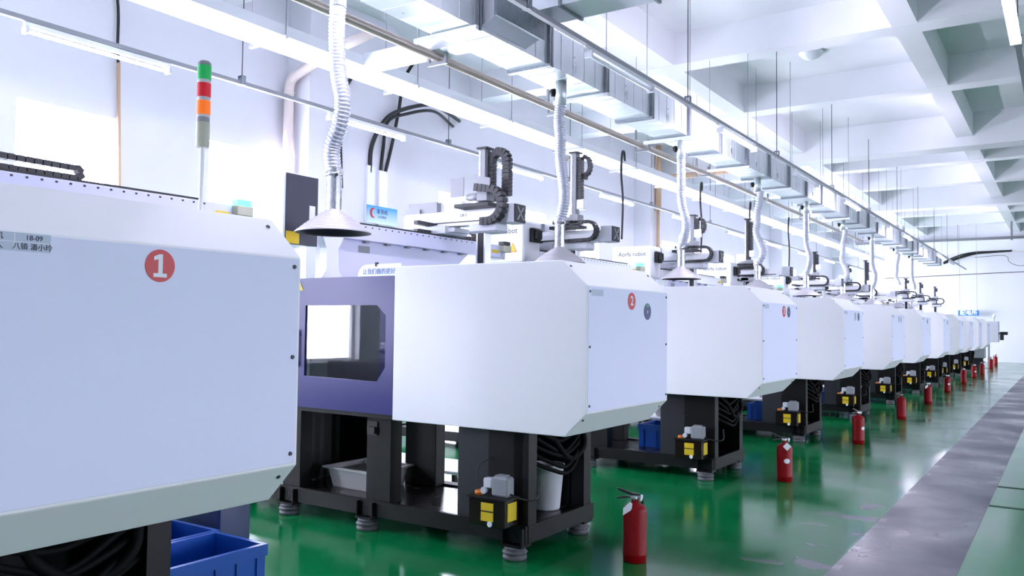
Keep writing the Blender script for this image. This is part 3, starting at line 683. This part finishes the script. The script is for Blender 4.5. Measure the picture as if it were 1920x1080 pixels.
# black cables into the white trunking at the pillar
trk = thing('cable_trunking', 'two white upright trunking boxes on the first pillar', 'trunking', (-9.45, 10, 3.4))
MB().box(-9.5, -9.44, 9.82, 9.99, 2.3, 4.06).build('trunking_box', RWHITE, trk); MB().box(-9.5, -9.44, 10.1, 10.3, 2.3, 4.02).build('trunking_box', RWHITE, trk)
def cable(label, pts, r, m=RUBBER, group=None, name='power_cable'):
    o = MB().tube(smooth_path(pts, 8), r, 8).build(name, m); return tag(o, label, 'cable', group)
cable('thick grey cable entering the left white trunking', [(-9.47, 9.9, 3.95), (-9.46, 9.93, 4.4), (-9.4, 10.15, 4.85), (-9.35, 10.5, 5.1), (-9.3, 11.2, 5.35), (-9.6, 12.0, 5.45), (-9.95, 12.9, 5.5)], .035, DARK)
cable('black cable entering the right white trunking, bending along wall', [(-9.47, 10.15, 3.9), (-9.46, 10.2, 4.4), (-9.42, 10.25, 4.85), (-9.35, 10.6, 5.05), (-9.3, 11.3, 5.25), (-9.95, 12.7, 5.35)], .028)
cable('black cable rising from right trunking to the tray', [(-9.47, 10.24, 3.9), (-9.45, 10.4, 4.5), (-9.4, 10.5, 5.1), (-9.3, 10.5, 5.6), (-9.0, 10.45, 5.9)], .028)
cable('black cable hanging beside the nearest exhaust hose', [(-9.45, 9.5, 5.5), (-9.45, 9.3, 5.2), (-9.45, 9.2, 4.8), (-9.45, 9.2, 4.4), (-9.45, 9.25, 3.6)], .03)
cable('thin cable with orange lower half between the windows', [(-9.95, 17.4, 5.6), (-9.95, 17.1, 5.4), (-9.95, 17.0, 5.0), (-9.95, 17.2, 4.4), (-9.95, 17.4, 3.0)], .02, BEIGE)
for k, (yy, zz) in enumerate(((13.9, 4.35), (17.9, 4.35), (21.4, 4.35), (25.0, 4.35))):
    cable('black drop cable looped over the tray, %s from the front' % ORD[k], [(-6.95, yy+.25, 4.62), (-6.9, yy+.12, 4.76), (-6.88, yy, 4.7), (-6.88, yy-.03, 4.3), (-6.86, yy, 3.8), (-6.88, yy, 3.1)], .022)
dm = thing('ceiling_dome', 'round white dome fitting on the ceiling between beams', 'ceiling fitting', (-3.85, 15.5, ZS))
MB().lathe([(.22, 0), (.22, -.03), (.16, -.1), (.08, -.14), (0, -.15)], -3.85, 15.5, ZS+.002, 28).build('dome_shell', RWHITE, dm)
MB().lathe([(.24, 0), (.24, -.015), (.22, -.015)], -3.85, 15.5, ZS+.002, 28).build('base_ring', LGREY, dm)
# blue sign on the pillar
sg = thing('wall_sign', 'blue to white sign with red crescent on the first pillar', 'sign', (-9.45, 10.15, 3.27))
sb = MB().box(-9.43, -9.41, 9.8, 10.52, 3.12, 3.41)
m = mat('sign_gradient', '2aa4ee', .4); N = m.node_tree.nodes; L = m.node_tree.links
tc = N.new('ShaderNodeTexCoord'); sp = N.new('ShaderNodeSeparateXYZ'); cr = N.new('ShaderNodeValToRGB'); L.new(tc.outputs['Generated'], sp.inputs[0]); L.new(sp.outputs['Z'], cr.inputs[0])
cr.color_ramp.elements[0].color = (*hexc('dff0fa'), 1); cr.color_ramp.elements[1].color = (*hexc('189cf0'), 1); L.new(cr.outputs[0], N['Principled BSDF'].inputs['Base Color'])
sb.build('sign_board', m, sg)
b = MB(); b.prism([(9.93+.075*math.cos(t_), 3.29+.085*math.sin(t_)) for t_ in [PI*.35+PI*1.3*k/10 for k in range(11)]] + [(9.97+.062*math.cos(t_), 3.29+.07*math.sin(t_)) for t_ in [PI*1.6-PI*1.2*k/10 for k in range(11)]], 'x', -9.409, -9.406)
b.build('crescent_logo', STRED, sg)
text('lettering', '家良机', .09, INK, sg, (-9.407, 10.15, 3.32), '+x'); text('lettering', 'LIYERN', .06, INK, sg, (-9.407, 10.15, 3.235), '+x')

# ------------------------------------------------------------------ far end of the hall
fr = thing('overhead_rail', 'grey overhead rail crossing in front of the far wall', 'rail', (-2, 40, 5.3))
MB().box(-8, XR, 39.96, 40.04, 5.27, 5.29).box(-8, XR, 39.99, 40.01, 5.29, 5.36).box(-8, XR, 39.96, 40.04, 5.36, 5.38).build('rail_beam', GREYP, fr)
for x in (-6, -1.9, 2): MB().box(x-.04, x+.04, 39.97, 40.03, 5.22, 6.56).build('rail_bracket', GREYP, fr)
sgn = thing('hanging_sign', 'blue sign with white characters hanging before the far wall', 'sign', (-3.86, 43.9, 2.26))
MB().box(-4.28, -3.43, 43.88, 43.92, 2.13, 2.39).build('sign_board', SIGNB, sgn)
text('lettering', '配电所', .24, PAPER, sgn, (-3.85, 43.875, 2.26), '-y', .006)
for x in (-4.2, -3.5): MB().cyl((x, 43.9, 2.38), (x, 43.9, 6.56), .006, n=6).build('sign_wire', GREYP, sgn)
for k, dz in enumerate((0, .06, .13)):
    cable('black cable of the bundle rising along the far wall, %s' % ('lowest', 'middle', 'top')[k], [(-4.9, 44.11, 4.6+dz*.5), (-4.55, 44.11, 4.72+dz), (-4.1, 44.11, 4.88+dz), (-3.55, 44.11, 5.02+dz*.6), (-2.9, 44.11, 5.06+dz*.4), (-2.1, 44.11, 5.10+dz*.2)], .03)
cable('thin dark cable stretched level across the far wall', [(-7.5, 44.375, 3.97), (-5, 44.375, 4.05), (-3, 44.375, 4.12), (0, 44.375, 4.2), (4, 44.375, 4.3)], .014)
cable('thin cable drooping in a loop on the far wall', [(-3.6, 44.12, 4.86), (-2.4, 44.12, 4.9), (-2.2, 44.12, 4.6), (-1.8, 44.12, 4.42), (-1.3, 44.12, 4.55), (-1.0, 44.12, 4.95)], .01)
cp = thing('control_panel', 'grey control cabinet on a pole at the end of the row', 'cabinet', (-2.45, 37.5, 0))
bx = MB().box(-3.0, -2.25, 37.0, 37.75, 1.02, 1.83, .02).build('cabinet_body', LGREY, cp)
MB().box(-2.26, -2.245, 37.06, 37.7, 1.08, 1.78, .003).build('cabinet_door', PANEL, bx)
MB().cyl((-2.6, 37.3, 0), (-2.6, 37.3, 1.03), .04, n=12).box(-2.75, -2.45, 37.15, 37.45, 0, .02).build('stand_pole', GREYP, cp)
MB().box(-2.2, -1.95, 37.1, 37.4, 1.3, 1.42, .01).box(-2.2, -2.08, 37.1, 37.3, 1.1, 1.3, .01).box(-2.26, -2.19, 37.2, 37.3, 1.33, 1.38).build('handset', RUBBER, bx)
MB().cyl((-2.4, 37.3, 1.83), (-2.4, 37.3, 2.02), .012, n=8).build('lamp_pole', GREYP, cp); MB().lathe([(0, 1.98), (.05, 1.98), (.05, 2.06), (.03, 2.1), (0, 2.1)], -2.4, 37.3, 0, 12).build('lamp_dome', RWHITE, cp)
gc = thing('steel_cabinet', 'grey steel cabinet standing low past the last machine', 'cabinet', (-3.2, 36.2, 0))
MB().box(-3.75, -2.62, 35.7, 36.3, .42, 1.02, .02).build('cabinet_body', GREYP, gc); MB().box(-3.7, -2.7, 35.75, 36.25, 0, .42).build('plinth', DARK, gc)
MB().box(-3.1, -2.9, 35.69, 35.705, .7, .74).build('handle', DARK, gc)

# ------------------------------------------------------------------ extinguishers
EX = [(-2.32, 4.9, 2.6, 'tag'), (-2.324, 8.28, .5, 'diamond'), (-2.29, 11.54, 1.0, 'oval'), (-2.323, 15.1, 2.4, ''), (-2.364, 18.56, .9, 'tag2'), (-2.40, 22.1, 1.2, 'oval'), (-2.43, 26.1, .4, ''), (-2.44, 29.3, .9, 'oval'),
      (-2.4, 31.6, 2.0, ''), (-2.5, 36.9, 1.0, ''), (-2.6, 40.9, 1.4, '')]
exl = ['red fire extinguisher nearest the viewer, white tag hanging, beside machine number 2', 'red fire extinguisher with white diamond tag and oval sticker, by machine number 3']
exl += ['red fire extinguisher on green floor, %s from the front' % ORD[k] for k in range(2, 11)]
for k, (x, y, rz, kind) in enumerate(EX):
    e = thing('fire_extinguisher', exl[k], 'extinguisher', (0, 0, 0), 'fire extinguishers along the walkway')
    MB().lathe([(0, 0), (.07, 0), (.074, .006), (.074, .04), (.0765, .045), (.0765, .055), (.075, .06), (.075, .315), (.07, .34), (.055, .356), (.03, .364), (.022, .37), (.022, .385), (0, .385)], 0, 0, 0, 28).build('cylinder', RED, e)
    v = MB().cyl((0, 0, .38), (0, 0, .415), .02, n=12).box(-.03, .03, -.015, .015, .395, .415, .003).build('valve', STEEL, e)
    MB().prism([(.03, .412), (.03, .424), (-.02, .432), (-.10, .462), (-.115, .462), (-.105, .448), (-.025, .415)], 'y', -.012, .012).build('squeeze_handle', RUBBER, e)
    MB().prism([(.02, .4), (.02, .408), (-.07, .412), (-.12, .4), (-.115, .392), (-.06, .398)], 'y', -.01, .01).build('carry_handle', RUBBER, e)
    MB().cyl((.03, 0, .4), (.045, 0, .396), .022, n=14).build('pressure_gauge', PAPER, v)
    MB().tube(smooth_path([(.02, .015, .4), (.05, .05, .39), (.06, .07, .33), (.05, .082, .2), (.045, .082, .08)], 6), .009, 8).build('discharge_hose', RUBBER, e)
    if kind in ('tag', 'tag2'):
        tg_ = MB().prism([(-.085, .30), (-.03, .335), (-.025, .375), (-.04, .385), (-.083, .345)], 'y', -.062, -.060); tg_.build('paper_tag', PAPER, e)
    if kind == 'diamond':
        MB().prism([(0, .305), (.04, .345), (0, .385), (-.04, .345)], 'y', -.08, -.078).build('paper_tag', PAPER, e)
    if kind in ('diamond', 'oval'):
        b = MB(); n = 12; top = []; bot = []
        for j in range(n+1):
            x_ = -.0299+.0598*j/n; h_ = .023*math.sqrt(max(0, 1-(x_/.03)**2)); y_ = -math.sqrt(.0772**2-x_**2)
            top.append(b.bm.verts.new((x_, y_, .205+h_))); bot.append(b.bm.verts.new((x_, y_, .205-h_)))
        for j in range(n): b.bm.faces.new((bot[j], bot[j+1], top[j+1], top[j]))
        b.build('inspection_sticker', PAPER, e)
    e.location = (x, y, 0); e.rotation_euler = (0, 0, .59 + (0 if kind in ('tag', 'diamond', 'oval', 'tag2') else rz) + (.5 if kind == 'oval' and k == 2 else 0))

# ------------------------------------------------------------------ crates, totes, buckets
def crate(x0, x1, y0, y1, z, h, label, group='blue plastic crates', ribs=5):
    c = thing('plastic_crate', label, 'crate', ((x0+x1)/2, (y0+y1)/2, z), group)
    w = .012
    b = MB().box(x0+.015, x1-.015, y0+.015, y1-.015, z, z+.012)
    for q in ((x0+.01, x0+.01+w, y0+.01, y1-.01), (x1-.01-w, x1-.01, y0+.01, y1-.01), (x0+.01+w, x1-.01-w, y0+.01, y0+.01+w), (x0+.01+w, x1-.01-w, y1-.01-w, y1-.01)): b.box(*q, z+.0, z+h-.002)
    b.build('crate_body', BLUEC, c)
    b = MB().box(x0, x1, y0, y0+.026, z+h-.06, z+h).box(x0, x1, y1-.026, y1, z+h-.06, z+h).box(x0, x0+.026, y0+.026, y1-.026, z+h-.06, z+h).box(x1-.026, x1, y0+.026, y1-.026, z+h-.06, z+h)
    b.build('crate_rim', BLUEC, c)
    for k in range(ribs):
        y = y0+.06+(y1-y0-.12)*k/(ribs-1)
        MB().box(x1-.01, x1, y-.008, y+.008, z, z+h-.06).build('crate_rib', BLUEC, c)
    for k in range(max(3, ribs-2)):
        x = x0+.06+(x1-x0-.12)*k/(max(3, ribs-2)-1)
        MB().box(x-.008, x+.008, y0, y0+.01, z, z+h-.06).build('crate_rib', BLUEC, c)
crate(-3.885, -3.46, 2.3, 2.92, 0, .35, 'large blue crate on the floor beside machine number 1, front of the two')
crate(-4.32, -3.895, 2.3, 2.95, 0, .35, 'large blue crate behind the front crate beside machine number 1')
crate(-3.9, -3.48, 8.3, 8.75, .196, .24, 'blue bin on the deck of machine number 3')
crate(-3.83, -3.52, 11.75, 12.1, .196, .22, 'blue bin on the deck of the fourth machine')
crate(-3.95, -3.65, 15.3, 15.75, .196, .22, 'blue bin on the deck of the fifth machine')
mt = thing('temperature_unit', 'dark navy low steel unit behind the two blue crates', 'cabinet', (-4.3, 3.12, 0))
MB().box(-4.65, -3.97, 3.0, 3.22, .06, .72, .01).build('unit_body', NAVY, mt)
for x in (-4.6, -4.02):
    for y in (3.03, 3.19): MB().cyl((x, y, 0), (x, y, .07), .02, n=10).build('foot', RUBBER, mt)
def tote(cx, cy, z, w, l, h, label, rz):
    t = thing('plastic_tote', label, 'tote', (0, 0, 0), 'grey plastic totes')
    b = MB(); s = .88; q = .97
    A = [(-w/2*s, -l/2*s, 0), (w/2*s, -l/2*s, 0), (w/2*s, l/2*s, 0), (-w/2*s, l/2*s, 0)]; B = [(-w/2, -l/2, h), (w/2, -l/2, h), (w/2, l/2, h), (-w/2, l/2, h)]
    C_ = [(x*.96, y*.96, h) for x, y, _ in B]; D = [(x*.95, y*.95, .01) for x, y, _ in A]
    V = [[b.bm.verts.new(p) for p in R_] for R_ in (A, B, C_, D)]
    for R1, R2 in zip(V, V[1:]):
        for i in range(4): b.bm.faces.new((R1[i], R1[(i+1) % 4], R2[(i+1) % 4], R2[i]))
    b.bm.faces.new(V[0][::-1]); b.bm.faces.new(V[3])
    es = [e for e in b.bm.edges if abs(e.verts[0].co.z-e.verts[1].co.z) > .05]
    bmesh.ops.bevel(b.bm, geom=es, offset=.03, segments=3, affect='EDGES')
    bmesh.ops.recalc_face_normals(b.bm, faces=b.bm.faces[:])
    b.build('tote_body', GTOTE, t)
    o = .018
    MB().plate([(-w/2-o, -l/2-o), (w/2+o, -l/2-o), (w/2+o, l/2+o), (-w/2-o, l/2+o)], [(-w/2*.97, -l/2*.97), (w/2*.97, -l/2*.97), (w/2*.97, l/2*.97), (-w/2*.97, l/2*.97)], 'z', h-.012, h+.004).build('tote_rim', GTOTE, t)
    MB().box(-w*.46, w*.46, -l*.46, l*.46, h*.75, h*.8).build('tote_contents', TOTEIN, t)
    t.location = (cx, cy, z); t.rotation_euler = (0, 0, rz)
tote(-4.69, 4.955, .197, .5, .46, .155, 'grey plastic tote under the blue guard door of machine number 2', -.02)
tote(-3.95, 9.5, .42, .45, .45, .15, 'grey plastic tote on a stand behind machine number 3', 0)
tote(-3.75, 12.9, .42, .45, .45, .15, 'grey plastic tote on a stand behind the fourth machine', 0)
for k, (mi, dx) in enumerate(((1, 0), (4, 0), (6, 0))):
    y = MY[mi]+.77
    bkt = thing('bucket', ['white bucket between hoses at the end of machine number 2', 'white bucket inside the end of the fifth machine', 'white bucket inside the end of the seventh machine'][k], 'bucket', (-3.1, y, .196), 'white buckets inside the machine ends')
    MB().lathe([(0, 0), (.095, 0), (.1, .01), (.125, .30), (.132, .30), (.132, .315), (.12, .315), (.096, .015), (0, .015)], -3.1, y, .197, 24).build('bucket_body', PAPER, bkt)
# low stands between the machines
for k in range(1, 5):
    y0 = MY[k]+1.5; st = thing('low_table', 'low white table with black legs in the gap after the %s machine' % ORD[k], 'table', (-4.6, y0+.3, 0), 'low tables between the machines')
    ztop = .2 if k == 1 else .41
    MB().box(-6.2, -3.6 if k > 1 else -4.45, y0, y0+.55, ztop-.03, ztop, .004).build('table_top', RWHITE, st)
    for x in (-6.1, -4.52 if k == 1 else -3.7):
        for yy in (y0+.05, y0+.5): MB().box(x-.02, x+.02, yy-.02, yy+.02, 0, ztop-.03).build('leg', RUBBER, st)
